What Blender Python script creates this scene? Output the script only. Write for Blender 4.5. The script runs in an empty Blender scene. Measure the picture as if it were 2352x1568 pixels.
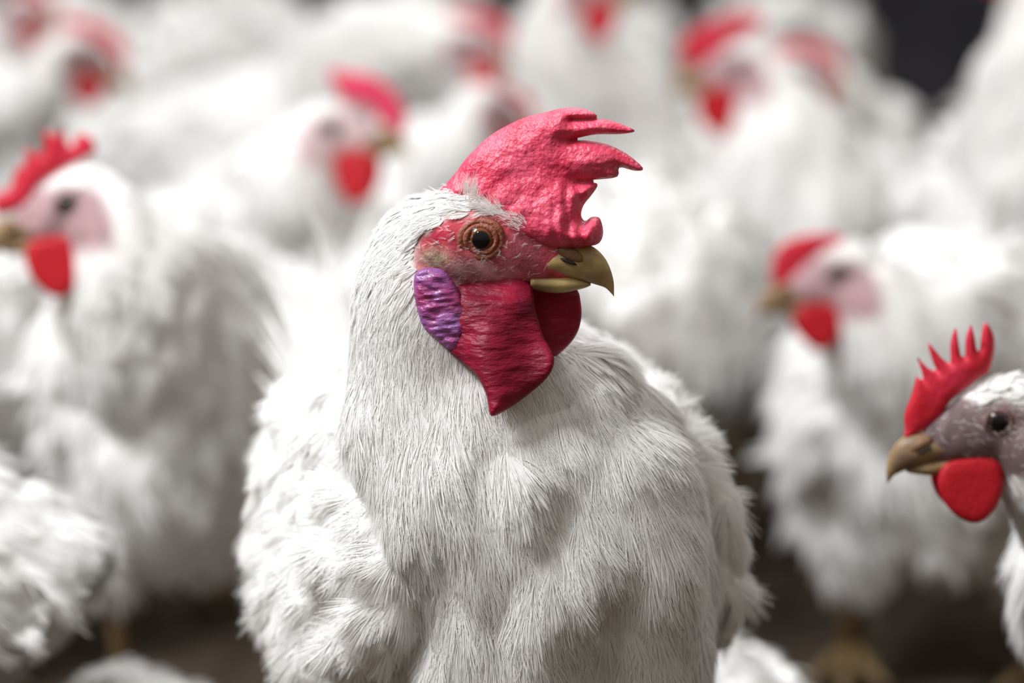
import bpy, bmesh, math, random
import numpy as np
from mathutils import Vector, Matrix

random.seed(7)
rng = np.random.default_rng(11)
SC = bpy.context.scene
COL = SC.collection

# ------------------------------------------------------------------ camera
CAM_Z, PITCH, LENS = 0.598, math.radians(9.75), 105.5
FPX = LENS / 36.0 * 2352.0
cd = bpy.data.cameras.new('camera')
cam = bpy.data.objects.new('camera', cd)
COL.objects.link(cam)
cam.location = (0, 0, CAM_Z)
cam.rotation_euler = (math.pi / 2 - PITCH, 0, 0)
cd.lens = LENS
cd.sensor_width = 36.0
cd.clip_start = 0.05
cd.clip_end = 60
cd.dof.use_dof = True
cd.dof.focus_distance = 1.295
cd.dof.aperture_fstop = 3.6
SC.camera = cam

# ------------------------------------------------------------------ light
world = bpy.data.worlds.new('world')
SC.world = world
world.use_nodes = True
wn = world.node_tree.nodes
wl_ = world.node_tree.links
w_tc = wn.new('ShaderNodeTexCoord')
w_sep = wn.new('ShaderNodeSeparateXYZ')
w_map = wn.new('ShaderNodeMapRange')
w_map.inputs['From Min'].default_value = -1
w_map.inputs['From Max'].default_value = 1
w_ramp = wn.new('ShaderNodeValToRGB')
w_ramp.color_ramp.elements[0].position = 0.40
w_ramp.color_ramp.elements[0].color = (0.17, 0.125, 0.085, 1)
w_ramp.color_ramp.elements[1].position = 0.95
w_ramp.color_ramp.elements[1].color = (0.98, 0.95, 0.90, 1)
w_e = w_ramp.color_ramp.elements.new(0.52)
w_e.color = (0.56, 0.46, 0.35, 1)
wl_.new(w_tc.outputs['Generated'], w_sep.inputs[0])
wl_.new(w_sep.outputs['Z'], w_map.inputs['Value'])
wl_.new(w_map.outputs[0], w_ramp.inputs[0])
wl_.new(w_ramp.outputs[0], wn['Background'].inputs[0])
wn['Background'].inputs[1].default_value = 0.46


def area(name, loc, target, size, energy, color):
    l = bpy.data.lights.new(name, 'AREA')
    l.shape = 'RECTANGLE'
    l.size, l.size_y = size
    l.energy = energy
    l.color = color
    o = bpy.data.objects.new(name, l)
    COL.objects.link(o)
    o.location = loc
    o.rotation_euler = (Vector(target) - Vector(loc)).to_track_quat('-Z', 'Y').to_euler()
    return o


area('barn_skylight', (-1.25, 0.8, 2.05), (0.0, 1.4, 0.25), (0.6, 0.6), 68, (0.97, 0.98, 1.0))
area('barn_ceiling_light', (0.0, 3.9, 2.9), (0.0, 2.9, 0.1), (3.2, 2.6), 76, (0.98, 0.985, 1.0))
area('barn_lamp', (-0.78, 0.02, 1.9), (0.0, 1.3, 0.35), (0.16, 0.16), 4, (1.0, 0.97, 0.93))

SC.view_settings.view_transform = 'Standard'
SC.view_settings.look = 'None'
SC.view_settings.exposure = 0.0
SC.view_settings.gamma = 1.0
SC.view_settings.use_curve_mapping = False
SC.cycles.max_bounces = 8
SC.cycles.diffuse_bounces = 4
SC.cycles.transmission_bounces = 5
SC.cycles.glossy_bounces = 2
SC.cycles.transparent_max_bounces = 4


def at(px, py, d):
    """Point of the place seen at pixel (px, py) of the photograph, d metres along the view axis."""
    x = (px - 1176) / FPX * d
    u = -(py - 784) / FPX * d
    c, s = math.cos(PITCH), math.sin(PITCH)
    return Vector((x, d * c + u * s, CAM_Z + u * c - d * s))


# ------------------------------------------------------------------ materials
def srgb(r, g, b):
    f = lambda c: (c / 12.92 if c <= 0.04045 else ((c + 0.055) / 1.055) ** 2.4)
    return (f(r / 255), f(g / 255), f(b / 255), 1)


def new_mat(name):
    m = bpy.data.materials.new(name)
    m.use_nodes = True
    nt = m.node_tree
    nt.nodes.clear()
    out = nt.nodes.new('ShaderNodeOutputMaterial')
    return m, nt, out


def feather_mat(name, col, trans=0.3, streak=False):
    m, nt, out = new_mat(name)
    d = nt.nodes.new('ShaderNodeBsdfDiffuse')
    t = nt.nodes.new('ShaderNodeBsdfTranslucent')
    mix = nt.nodes.new('ShaderNodeMixShader')
    mix.inputs[0].default_value = trans
    at_ = nt.nodes.new('ShaderNodeAttribute')
    at_.attribute_name = 'Col'
    mul = nt.nodes.new('ShaderNodeMix')
    mul.data_type = 'RGBA'
    mul.blend_type = 'MULTIPLY'
    mul.inputs[0].default_value = 1.0
    mul.inputs[7].default_value = col
    nt.links.new(at_.outputs['Color'], mul.inputs[6])
    nt.links.new(mul.outputs[2], d.inputs[0])
    nt.links.new(mul.outputs[2], t.inputs[0])
    nt.links.new(d.outputs[0], mix.inputs[1])
    nt.links.new(t.outputs[0], mix.inputs[2])
    nt.links.new(mix.outputs[0], out.inputs[0])
    return m


def principled(name, col, rough=0.5, bump=None, var=None, sss=0.0, sss_r=(1, 0.3, 0.2), coat=0.0, attr=False,
               spec=0.5, trans=0.0):
    m, nt, out = new_mat(name)
    p = nt.nodes.new('ShaderNodeBsdfPrincipled')
    p.inputs['Base Color'].default_value = col
    p.inputs['Roughness'].default_value = rough
    p.inputs['Specular IOR Level'].default_value = spec
    p.inputs['Coat Weight'].default_value = coat
    p.inputs['Coat Roughness'].default_value = 0.05
    if sss:
        p.inputs['Subsurface Weight'].default_value = sss
        p.inputs['Subsurface Radius'].default_value = sss_r
        p.inputs['Subsurface Scale'].default_value = 0.004
    tc = nt.nodes.new('ShaderNodeTexCoord')
    src = None
    if attr:
        a = nt.nodes.new('ShaderNodeAttribute')
        a.attribute_name = 'Col'
        src = a.outputs['Color']
        nt.links.new(src, p.inputs['Base Color'])
    if var:
        n = nt.nodes.new('ShaderNodeTexNoise')
        n.inputs['Scale'].default_value = var[0]
        n.inputs['Detail'].default_value = 5
        nt.links.new(tc.outputs['Object'], n.inputs['Vector'])
        r = nt.nodes.new('ShaderNodeValToRGB')
        r.color_ramp.elements[0].position = 0.35
        r.color_ramp.elements[1].position = 0.66
        r.color_ramp.elements[0].color = col
        r.color_ramp.elements[1].color = var[1]
        nt.links.new(n.outputs['Fac'], r.inputs[0])
        nt.links.new(r.outputs[0], p.inputs['Base Color'])
        src = r.outputs[0]
    if bump:
        n2 = nt.nodes.new('ShaderNodeTexNoise')
        n2.inputs['Scale'].default_value = bump[0]
        n2.inputs['Detail'].default_value = 4
        mp = nt.nodes.new('ShaderNodeMapping')
        if len(bump) > 2:
            mp.inputs['Scale'].default_value = bump[2]
        nt.links.new(tc.outputs['Object'], mp.inputs['Vector'])
        nt.links.new(mp.outputs[0], n2.inputs['Vector'])
        b = nt.nodes.new('ShaderNodeBump')
        b.inputs['Strength'].default_value = bump[1]
        b.inputs['Distance'].default_value = 0.0015
        nt.links.new(n2.outputs['Fac'], b.inputs['Height'])
        nt.links.new(b.outputs[0], p.inputs['Normal'])
    if trans:
        t = nt.nodes.new('ShaderNodeBsdfTranslucent')
        t.inputs[0].default_value = (min(1, col[0] * 1.6), col[1] * 1.1, col[2] * 0.8, 1)
        mix = nt.nodes.new('ShaderNodeMixShader')
        mix.inputs[0].default_value = trans
        nt.links.new(p.outputs[0], mix.inputs[1])
        nt.links.new(t.outputs[0], mix.inputs[2])
        nt.links.new(mix.outputs[0], out.inputs[0])
    else:
        nt.links.new(p.outputs[0], out.inputs[0])
    return m


M_FEATHER = feather_mat('white_feather', (0.93, 0.925, 0.915, 1), 0.22)
M_BODY = principled('bird_skin_and_down', (0.8, 0.78, 0.75, 1), 0.6, bump=(900, 0.25), attr=True, spec=0.25)
M_COMB = principled('red_comb_skin', srgb(216, 56, 88), 0.36, bump=(420, 0.75), var=(60, srgb(232, 96, 124)), sss=0.15, spec=0.45)
M_WATTLE = principled('red_wattle_skin', srgb(166, 28, 60), 0.42, bump=(260, 0.7, (0.7, 0.7, 2.2)), var=(34, srgb(98, 12, 38)), spec=0.28, trans=0.18)
M_LOBE = principled('purple_earlobe_skin', srgb(158, 50, 104), 0.3, bump=(300, 0.9, (0.6, 0.6, 1.6)), var=(70, srgb(140, 96, 164)), spec=0.55)
M_HCOMB = principled('red_hen_comb', srgb(208, 34, 54), 0.5, bump=(300, 0.4), var=(50, srgb(222, 58, 84)), spec=0.35, trans=0.15)
M_HWATTLE = principled('red_hen_wattle', srgb(200, 30, 44), 0.5, bump=(300, 0.4), spec=0.35, trans=0.22)
M_PINKCOMB = principled('pink_hen_comb', srgb(228, 70, 104), 0.5, bump=(300, 0.4), spec=0.35, trans=0.15)
M_HLOBE = principled('pink_hen_earlobe', srgb(196, 120, 126), 0.5, bump=(300, 0.4), spec=0.3)
M_BEAK = principled('horn_beak', srgb(196, 172, 118), 0.38, bump=(120, 0.25, (0.4, 1, 2)), var=(70, srgb(140, 116, 78)), spec=0.45)
M_HBEAK = principled('hen_horn_beak', srgb(164, 136, 90), 0.45, bump=(120, 0.25, (0.4, 1, 2)), var=(70, srgb(128, 104, 84)), spec=0.35)
M_CERE = principled('nostril_horn', srgb(128, 98, 70), 0.5, bump=(300, 0.4), spec=0.3)
M_NOSTRIL = principled('nostril_hole', (0.02, 0.012, 0.01, 1), 0.7)
M_LID = principled('eyelid_skin', srgb(150, 88, 70), 0.5, bump=(700, 0.6), spec=0.3)
M_HLID = principled('hen_eyelid_skin', srgb(120, 96, 92), 0.5, bump=(700, 0.6), spec=0.3)
M_LEG = principled('shade_dimmed_leg_scale', srgb(112, 92, 62), 0.5, bump=(200, 0.6), spec=0.3)  # yellow dimmed to brown; the shade under the birds is in the colour


def eye_mat(name, iris):
    m, nt, out = new_mat(name)
    p = nt.nodes.new('ShaderNodeBsdfPrincipled')
    p.inputs['Roughness'].default_value = 0.12
    p.inputs['Coat Weight'].default_value = 0.4
    p.inputs['Specular IOR Level'].default_value = 0.3
    p.inputs['Coat Roughness'].default_value = 0.02
    a = nt.nodes.new('ShaderNodeAttribute')
    a.attribute_name = 'Col'
    r = nt.nodes.new('ShaderNodeValToRGB')
    r.color_ramp.elements[0].position = 0.44
    r.color_ramp.elements[0].color = (0.003, 0.003, 0.005, 1)
    e = r.color_ramp.elements[1]
    e.position = 0.52
    e.color = iris
    e2 = r.color_ramp.elements.new(0.85)
    e2.color = tuple(c * 0.55 for c in iris[:3]) + (1,)
    nt.links.new(a.outputs['Color'], r.inputs[0])
    nt.links.new(r.outputs[0], p.inputs['Base Color'])
    nt.links.new(p.outputs[0], out.inputs[0])
    return m


M_EYE = eye_mat('rooster_eye', srgb(128, 70, 40))
M_HEYE = eye_mat('hen_eye', srgb(70, 48, 44))


# ------------------------------------------------------------------ helpers
def thing(name, label, cat, loc=(0, 0, 0), rz=0.0, group=None):
    o = bpy.data.objects.new(name, None)
    o.empty_display_size = 0.05
    COL.objects.link(o)
    o.location = loc
    o.rotation_euler = (0, 0, rz)
    o['label'] = label
    o['category'] = cat
    if group:
        o['group'] = group
    return o


def mesh_obj(name, verts, faces, mat, parent=None, col=None, smooth=True, soft=None):
    me = bpy.data.meshes.new(name)
    verts = np.asarray(verts, dtype=np.float32)
    faces_arr = None
    if isinstance(faces, np.ndarray):
        n, k = faces.shape
        me.vertices.add(len(verts))
        me.vertices.foreach_set('co', verts.ravel())
        me.loops.add(n * k)
        me.loops.foreach_set('vertex_index', faces.astype(np.int32).ravel())
        me.polygons.add(n)
        me.polygons.foreach_set('loop_start', np.arange(0, n * k, k, dtype=np.int32))
        me.update(calc_edges=True)
    else:
        me.from_pydata([tuple(v) for v in verts.tolist()], [], [tuple(f) for f in faces])
        me.update()
    me.polygons.foreach_set('use_smooth', np.full(len(me.polygons), smooth))
    if col is not None:
        set_col(me, col)
    if soft is not None:                    # shading normals follow the soft plumage, with some of each barb's own
        g = np.empty(len(verts) * 3, np.float32)
        me.vertex_normals.foreach_get('vector', g)
        nn = soft[0] * soft[1] + g.reshape(-1, 3) * (1 - soft[1])
        nn /= np.linalg.norm(nn, axis=1)[:, None] + 1e-9
        me.normals_split_custom_set_from_vertices(nn.astype(np.float32))
    me.materials.append(mat)
    o = bpy.data.objects.new(name, me)
    COL.objects.link(o)
    if parent is not None:
        o.parent = parent
    return o


def set_col(me, col):
    a = me.color_attributes.new('Col', 'FLOAT_COLOR', 'POINT')
    c = np.ones((len(me.vertices), 4), dtype=np.float32)
    c[:, :3] = col
    a.data.foreach_set('color', c.ravel())


class SinNoise:
    """Cheap smooth 3-D noise in about -1..1."""
    def __init__(self, seed, scale, n=10):
        r = np.random.default_rng(seed)
        d = r.normal(size=(n, 3))
        d /= np.linalg.norm(d, axis=1)[:, None]
        self.k = d * (r.uniform(0.6, 1.7, n) * 2 * math.pi / scale)[:, None]
        self.p = r.uniform(0, 2 * math.pi, n)

    def __call__(self, P):
        return np.sin(P @ self.k.T + self.p).sum(1) / math.sqrt(len(self.p) * 0.9)


def interp(x, xs, ys):
    return np.interp(x, xs, ys)


def catmull(pts, n=8, closed=False):
    P = [np.array(p, float) for p in pts]
    out = []
    m = len(P)
    rngi = range(m if closed else m - 1)
    for i in rngi:
        if closed:
            p0, p1, p2, p3 = P[(i - 1) % m], P[i], P[(i + 1) % m], P[(i + 2) % m]
        else:
            p0, p1, p2, p3 = P[max(i - 1, 0)], P[i], P[i + 1], P[min(i + 2, m - 1)]
        for k in range(n):
            t = k / n
            out.append(0.5 * (2 * p1 + (p2 - p0) * t + (2 * p0 - 5 * p1 + 4 * p2 - p3) * t * t + (3 * p1 - p0 - 3 * p2 + p3) * t ** 3))
    if not closed:
        out.append(P[-1])
    return np.array(out)


def loft(rings, n=24):
    """rings: (centre, side axis, up axis, half width, half height up, half height down)."""
    V, F = [], []
    for (c, sx, uy, rx, ru, rd) in rings:
        for j in range(n):
            a = 2 * math.pi * j / n
            cs, sn = math.cos(a), math.sin(a)
            V.append(np.array(c) + np.array(sx) * cs * rx + np.array(uy) * sn * (ru if sn > 0 else rd))
    m = len(rings)
    for i in range(m - 1):
        for j in range(n):
            a, b = i * n + j, i * n + (j + 1) % n
            F.append((a, a + n, b + n, b))
    F.append(tuple(range(n)))
    F.append(tuple(range(m * n - 1, (m - 1) * n - 1, -1)))
    return V, F


def tube(path, radii, n=14):
    path = [np.array(p, float) for p in path]
    rings = []
    ref = np.array((0.0, 1.0, 0.0))
    for i, p in enumerate(path):
        t = path[min(i + 1, len(path) - 1)] - path[max(i - 1, 0)]
        t /= np.linalg.norm(t) + 1e-9
        s = ref - t * (ref @ t)
        if np.linalg.norm(s) < 1e-3:
            s = np.array((1.0, 0, 0))
        s /= np.linalg.norm(s)
        ref = s
        u = np.cross(t, s)
        rings.append((p, s, u, radii[i], radii[i], radii[i]))
    return loft(rings, n)


def joinmesh(parts):
    V, F = [], []
    for v, f in parts:
        k = len(V)
        V.extend(list(v))
        F.extend([tuple(i + k for i in q) for q in f])
    return V, F


def remesh(V, F, voxel, smooth_iter):
    me = bpy.data.meshes.new('tmp')
    me.from_pydata([tuple(map(float, v)) for v in V], [], F)
    bm = bmesh.new()
    bm.from_mesh(me)
    bmesh.ops.recalc_face_normals(bm, faces=bm.faces)
    bm.to_mesh(me)
    bm.free()
    o = bpy.data.objects.new('tmp', me)
    COL.objects.link(o)
    r = o.modifiers.new('r', 'REMESH')
    r.mode = 'VOXEL'
    r.voxel_size = voxel
    s = o.modifiers.new('s', 'SMOOTH')
    s.factor = 0.5
    s.iterations = smooth_iter
    dg = bpy.context.evaluated_depsgraph_get()
    res = bpy.data.meshes.new_from_object(o.evaluated_get(dg))
    bpy.data.objects.remove(o)
    bpy.data.meshes.remove(me)
    return res


def outline_field(Q, P):
    """signed distance (inside > 0) and nearest outline point for points Q against polygon P."""
    A = P
    B = np.roll(P, -1, axis=0)
    d = B - A
    L = (d * d).sum(1) + 1e-18
    best = np.full(len(Q), 1e9)
    near = np.zeros_like(Q)
    inside = np.zeros(len(Q), bool)
    for i in range(len(A)):
        t = np.clip(((Q - A[i]) @ d[i]) / L[i], 0, 1)
        pr = A[i] + t[:, None] * d[i]
        ds = ((Q - pr) ** 2).sum(1)
        m = ds < best
        best[m] = ds[m]
        near[m] = pr[m]
        cond = (A[i][1] > Q[:, 1]) != (B[i][1] > Q[:, 1])
        den = (B[i][1] - A[i][1])
        if abs(den) > 1e-12:
            xi = A[i][0] + (Q[:, 1] - A[i][1]) * d[i][0] / den
            inside ^= cond & (Q[:, 0] < xi)
    return np.where(inside, 1, -1) * np.sqrt(best), near


def inflate(outline, h, thick, round_r):
    """Solid fleshy sheet from an outline: returns (a, b, c) coordinates (c = thickness direction), faces and depth inside."""
    P = np.asarray(outline, float)
    lo, hi = P.min(0) - h, P.max(0) + h
    nx, ny = int((hi[0] - lo[0]) / h) + 2, int((hi[1] - lo[1]) / h) + 2
    gx, gy = np.meshgrid(np.arange(nx), np.arange(ny), indexing='ij')
    Q = np.stack([lo[0] + gx.ravel() * h, lo[1] + gy.ravel() * h], 1)
    sd, near = outline_field(Q, P)
    ok = sd > -h * 0.75
    idx = (gx * ny + gy)
    c00 = idx[:-1, :-1].ravel(); c10 = idx[1:, :-1].ravel(); c11 = idx[1:, 1:].ravel(); c01 = idx[:-1, 1:].ravel()
    quads = np.stack([c00, c10, c11, c01], 1)
    quads = quads[ok[quads].all(1) & ((sd[quads] > 0).sum(1) >= 1)]
    out = sd <= h * 0.25
    Q2 = Q.copy()
    Q2[out] = near[out]
    sd2 = np.where(out, 0, sd)
    # border vertices = those on an open edge
    e = np.concatenate([quads[:, [0, 1]], quads[:, [1, 2]], quads[:, [2, 3]], quads[:, [3, 0]]])
    es = np.sort(e, 1)
    key = es[:, 0] * (nx * ny) + es[:, 1]
    u, cnt = np.unique(key, return_counts=True)
    bo = u[cnt == 1]
    border = np.zeros(nx * ny, bool)
    border[bo // (nx * ny)] = True
    border[bo % (nx * ny)] = True
    Q2[border] = near[border]
    used = np.unique(quads)
    sdu = np.where(border, 0, np.maximum(sd2, h * 0.15))
    k = np.clip(sdu / round_r, 0, 1)
    z = thick * np.sqrt(np.maximum(1 - (1 - k) ** 2, 0))
    m = -np.ones(nx * ny, int)
    m[used] = np.arange(len(used))
    top = np.concatenate([Q2[used], z[used][:, None]], 1)
    mb = m.copy()
    inner = used[~border[used]]
    mb[inner] = len(used) + np.arange(len(inner))
    bot = np.concatenate([Q2[inner], -z[inner][:, None]], 1)
    V = np.concatenate([top, bot])
    F = np.concatenate([m[quads], mb[quads][:, ::-1]])
    sdv = np.concatenate([sdu[used], sdu[inner]])
    return V, F, sdv


# ------------------------------------------------------------------ plumage
def sample_surface(me, n, weight=None, seed=0):
    r = np.random.default_rng(seed)
    me.calc_loop_triangles()
    nv = len(me.vertices)
    co = np.empty(nv * 3, np.float32); me.vertices.foreach_get('co', co); co = co.reshape(-1, 3).astype(float)
    no = np.empty(nv * 3, np.float32); me.vertex_normals.foreach_get('vector', no); no = no.reshape(-1, 3).astype(float)
    nt = len(me.loop_triangles)
    tr = np.empty(nt * 3, np.int32); me.loop_triangles.foreach_get('vertices', tr); tr = tr.reshape(-1, 3)
    A = np.linalg.norm(np.cross(co[tr[:, 1]] - co[tr[:, 0]], co[tr[:, 2]] - co[tr[:, 0]]), axis=1) / 2
    if weight is not None:
        A = A * weight[tr].mean(1)
    c = np.cumsum(A)
    t = np.searchsorted(c, r.uniform(0, c[-1], n))
    t = np.clip(t, 0, nt - 1)
    u, v = r.uniform(size=n), r.uniform(size=n)
    f = u + v > 1
    u[f], v[f] = 1 - u[f], 1 - v[f]
    w = 1 - u - v
    tt = tr[t]
    P = co[tt[:, 0]] * w[:, None] + co[tt[:, 1]] * u[:, None] + co[tt[:, 2]] * v[:, None]
    N = no[tt[:, 0]] * w[:, None] + no[tt[:, 1]] * u[:, None] + no[tt[:, 2]] * v[:, None]
    N /= np.linalg.norm(N, axis=1)[:, None] + 1e-12
    return P, N


def feathers(P, N, D, L, W, lift, curl, barbs, bw, segs, seed, jitter=0.12, ruffle=None):
    """Each feather is a fan of fine barbs along direction D on the skin; one mesh."""
    r = np.random.default_rng(seed)
    n = len(P)
    curl = np.broadcast_to(np.asarray(curl, float).ravel(), (n,))[:, None]
    D = D - N * (D * N).sum(1)[:, None]
    D /= np.linalg.norm(D, axis=1)[:, None] + 1e-9
    S = np.cross(N, D)
    ang = r.normal(0, jitter, n)
    D, S = D * np.cos(ang)[:, None] + S * np.sin(ang)[:, None], S * np.cos(ang)[:, None] - D * np.sin(ang)[:, None]
    u = np.linspace(-1, 1, barbs)
    u = u[None, :] + r.normal(0, 0.12, (n, barbs))
    Lf = (L * r.uniform(0.75, 1.2, n))[:, None] * (1 - 0.28 * u * u) * r.uniform(0.82, 1.12, (n, barbs))
    Wf = (W * r.uniform(0.8, 1.2, n))[:, None]
    lf = (lift * r.uniform(0.5, 1.6, n))[:, None] + r.normal(0, 0.03, (n, barbs))
    if ruffle is not None:
        lf = lf + ruffle[:, None]
    ts = np.linspace(0, 1, segs + 1)
    rows = []
    for t in ts:
        side = u * Wf * (0.12 + 0.88 * t ** 0.7) * 0.5
        fwd = Lf * t
        up = Lf * (lf * t - curl * t * t) + 0.0004
        c = (P[:, None, :] + D[:, None, :] * fwd[..., None] + S[:, None, :] * side[..., None] + N[:, None, :] * up[..., None])
        wd = bw * (1 - 0.75 * t ** 2)
        # blade keeps a slight roof over the rachis
        sd = S[:, None, :] * 0.5 * wd + N[:, None, :] * (np.sign(u) * -0.25 * wd * np.abs(u))[..., None]
        rows.append(np.stack([c - sd, c + sd], axis=2))      # n, barbs, 2, 3
    V = np.stack(rows, axis=2).reshape(-1, 3)                # n, barbs, segs+1, 2
    nb = n * barbs
    base = np.arange(nb)[:, None] * ((segs + 1) * 2)
    k = np.arange(segs)[None, :] * 2
    b = (base + k)
    F = np.stack([b, b + 2, b + 3, b + 1], axis=-1).reshape(-1, 4)
    VN = np.repeat(N, barbs * (segs + 1) * 2, axis=0)
    return V, F, VN


# ------------------------------------------------------------------ the bird
PX = 1 / 5300.0      # one pixel of the photograph at the rooster's head, in metres
Zax = np.array((0.0, 0, 1))

HEAD_RINGS = [  # x, top, bottom, half width  (pixels about the eye)
    (-185, 22, -70, 30), (-165, 55, -95, 58), (-120, 92, -118, 78), (-60, 112, -128, 86), (0, 104, -128, 82),
    (60, 80, -122, 70), (110, 52, -116, 58), (150, 26, -112, 47), (185, 2, -108, 36), (205, -22, -100, 24)]

ROOSTER_COMB = [(1000, 452), (1022, 425), (1045, 398), (1065, 370), (1085, 348), (1120, 315), (1170, 285), (1215, 266),
                (1250, 258), (1280, 249), (1322, 245), (1352, 251), (1371, 264), (1345, 269), (1312, 271), (1345, 271),
                (1390, 271), (1425, 281), (1457, 297), (1425, 304), (1372, 305), (1335, 312), (1308, 320), (1345, 319),
                (1395, 328), (1440, 350), (1477, 382), (1456, 387), (1422, 380), (1418, 401), (1375, 408), (1330, 411),
                (1372, 417), (1362, 440), (1342, 466), (1336, 490), (1346, 503), (1360, 493), (1379, 496), (1387, 528),
                (1378, 553), (1352, 561), (1316, 566), (1270, 566), (1225, 552), (1180, 522), (1140, 490), (1095, 470), (1050, 468)]
ROOSTER_WATTLE = [(1042, 690), (1052, 640), (1110, 618), (1190, 622), (1226, 650), (1240, 700), (1258, 756), (1284, 796),
                  (1284, 826), (1262, 858), (1221, 893), (1185, 916), (1150, 930), (1141, 902), (1134, 878), (1110, 842),
                  (1075, 818), (1042, 793), (1040, 740)]
ROOSTER_WATTLE_FAR = [(1190, 620), (1250, 635), (1316, 655), (1331, 700), (1331, 742), (1318, 780), (1290, 814), (1240, 850),
                      (1200, 840), (1170, 760)]
ROOSTER_LOBE = [(964, 620), (990, 606), (1030, 612), (1060, 650), (1081, 705), (1084, 760), (1068, 792), (1042, 793),
                (1010, 767), (984, 744), (967, 700), (960, 655)]
E0 = np.array((1112.0, 540.0))


def px_outline(pts, e=E0):
    a = np.array(pts, float)
    return np.stack([(a[:, 0] - e[0]) * PX, -(a[:, 1] - e[1]) * PX], 1)


def densify(P, n=4, smooth=True):
    return catmull(P, n, closed=True)


def hen_comb_outline(style, hscale=1.0):
    """single upright comb along the crown, in head metres; style picks the number and height of the points"""
    base = [(0.041, -0.006), (0.036, 0.004), (0.026, 0.010), (0.014, 0.014), (0.0, 0.015), (-0.014, 0.014), (-0.026, 0.011)]
    tops = {
        'serrate': [(-0.034, 0.019), (-0.030, 0.036), (-0.021, 0.039), (-0.017, 0.031), (-0.010, 0.046), (-0.004, 0.032),
                    (0.001, 0.042), (0.008, 0.028), (0.014, 0.036), (0.020, 0.023), (0.026, 0.028), (0.031, 0.016),
                    (0.038, 0.014), (0.043, 0.004)],
        'round': [(-0.028, 0.018), (-0.030, 0.026), (-0.022, 0.031), (-0.014, 0.029), (-0.006, 0.033), (0.004, 0.031),
                  (0.014, 0.032), (0.024, 0.028), (0.033, 0.024), (0.041, 0.016), (0.045, 0.004)],
    }[style]
    t = [(x, 0.012 + (z - 0.012) * hscale if z > 0.012 else z) for x, z in tops]
    return np.array(base[::1] + t)


HEN_WATTLE = np.array([(0.004, -0.018), (0.016, -0.017), (0.028, -0.018), (0.033, -0.026), (0.031, -0.037), (0.024, -0.046),
                       (0.015, -0.049), (0.006, -0.043), (0.001, -0.033), (0.000, -0.024)])
HEN_LOBE = np.array([(-0.030, -0.010), (-0.022, -0.007), (-0.015, -0.012), (-0.014, -0.024), (-0.019, -0.033), (-0.026, -0.031),
                     (-0.031, -0.022)])


def head_xf(spec):
    """rotation (columns = forward, left, up of the head) and origin, in the bird's own frame"""
    y, p, r = math.radians(spec['hyaw'] - spec['yaw']), math.radians(spec['hpitch']), math.radians(spec.get('hroll', 0))
    R = Matrix.Rotation(y, 3, 'Z') @ Matrix.Rotation(-p, 3, 'Y') @ Matrix.Rotation(r, 3, 'X')
    return np.array(R)


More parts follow.
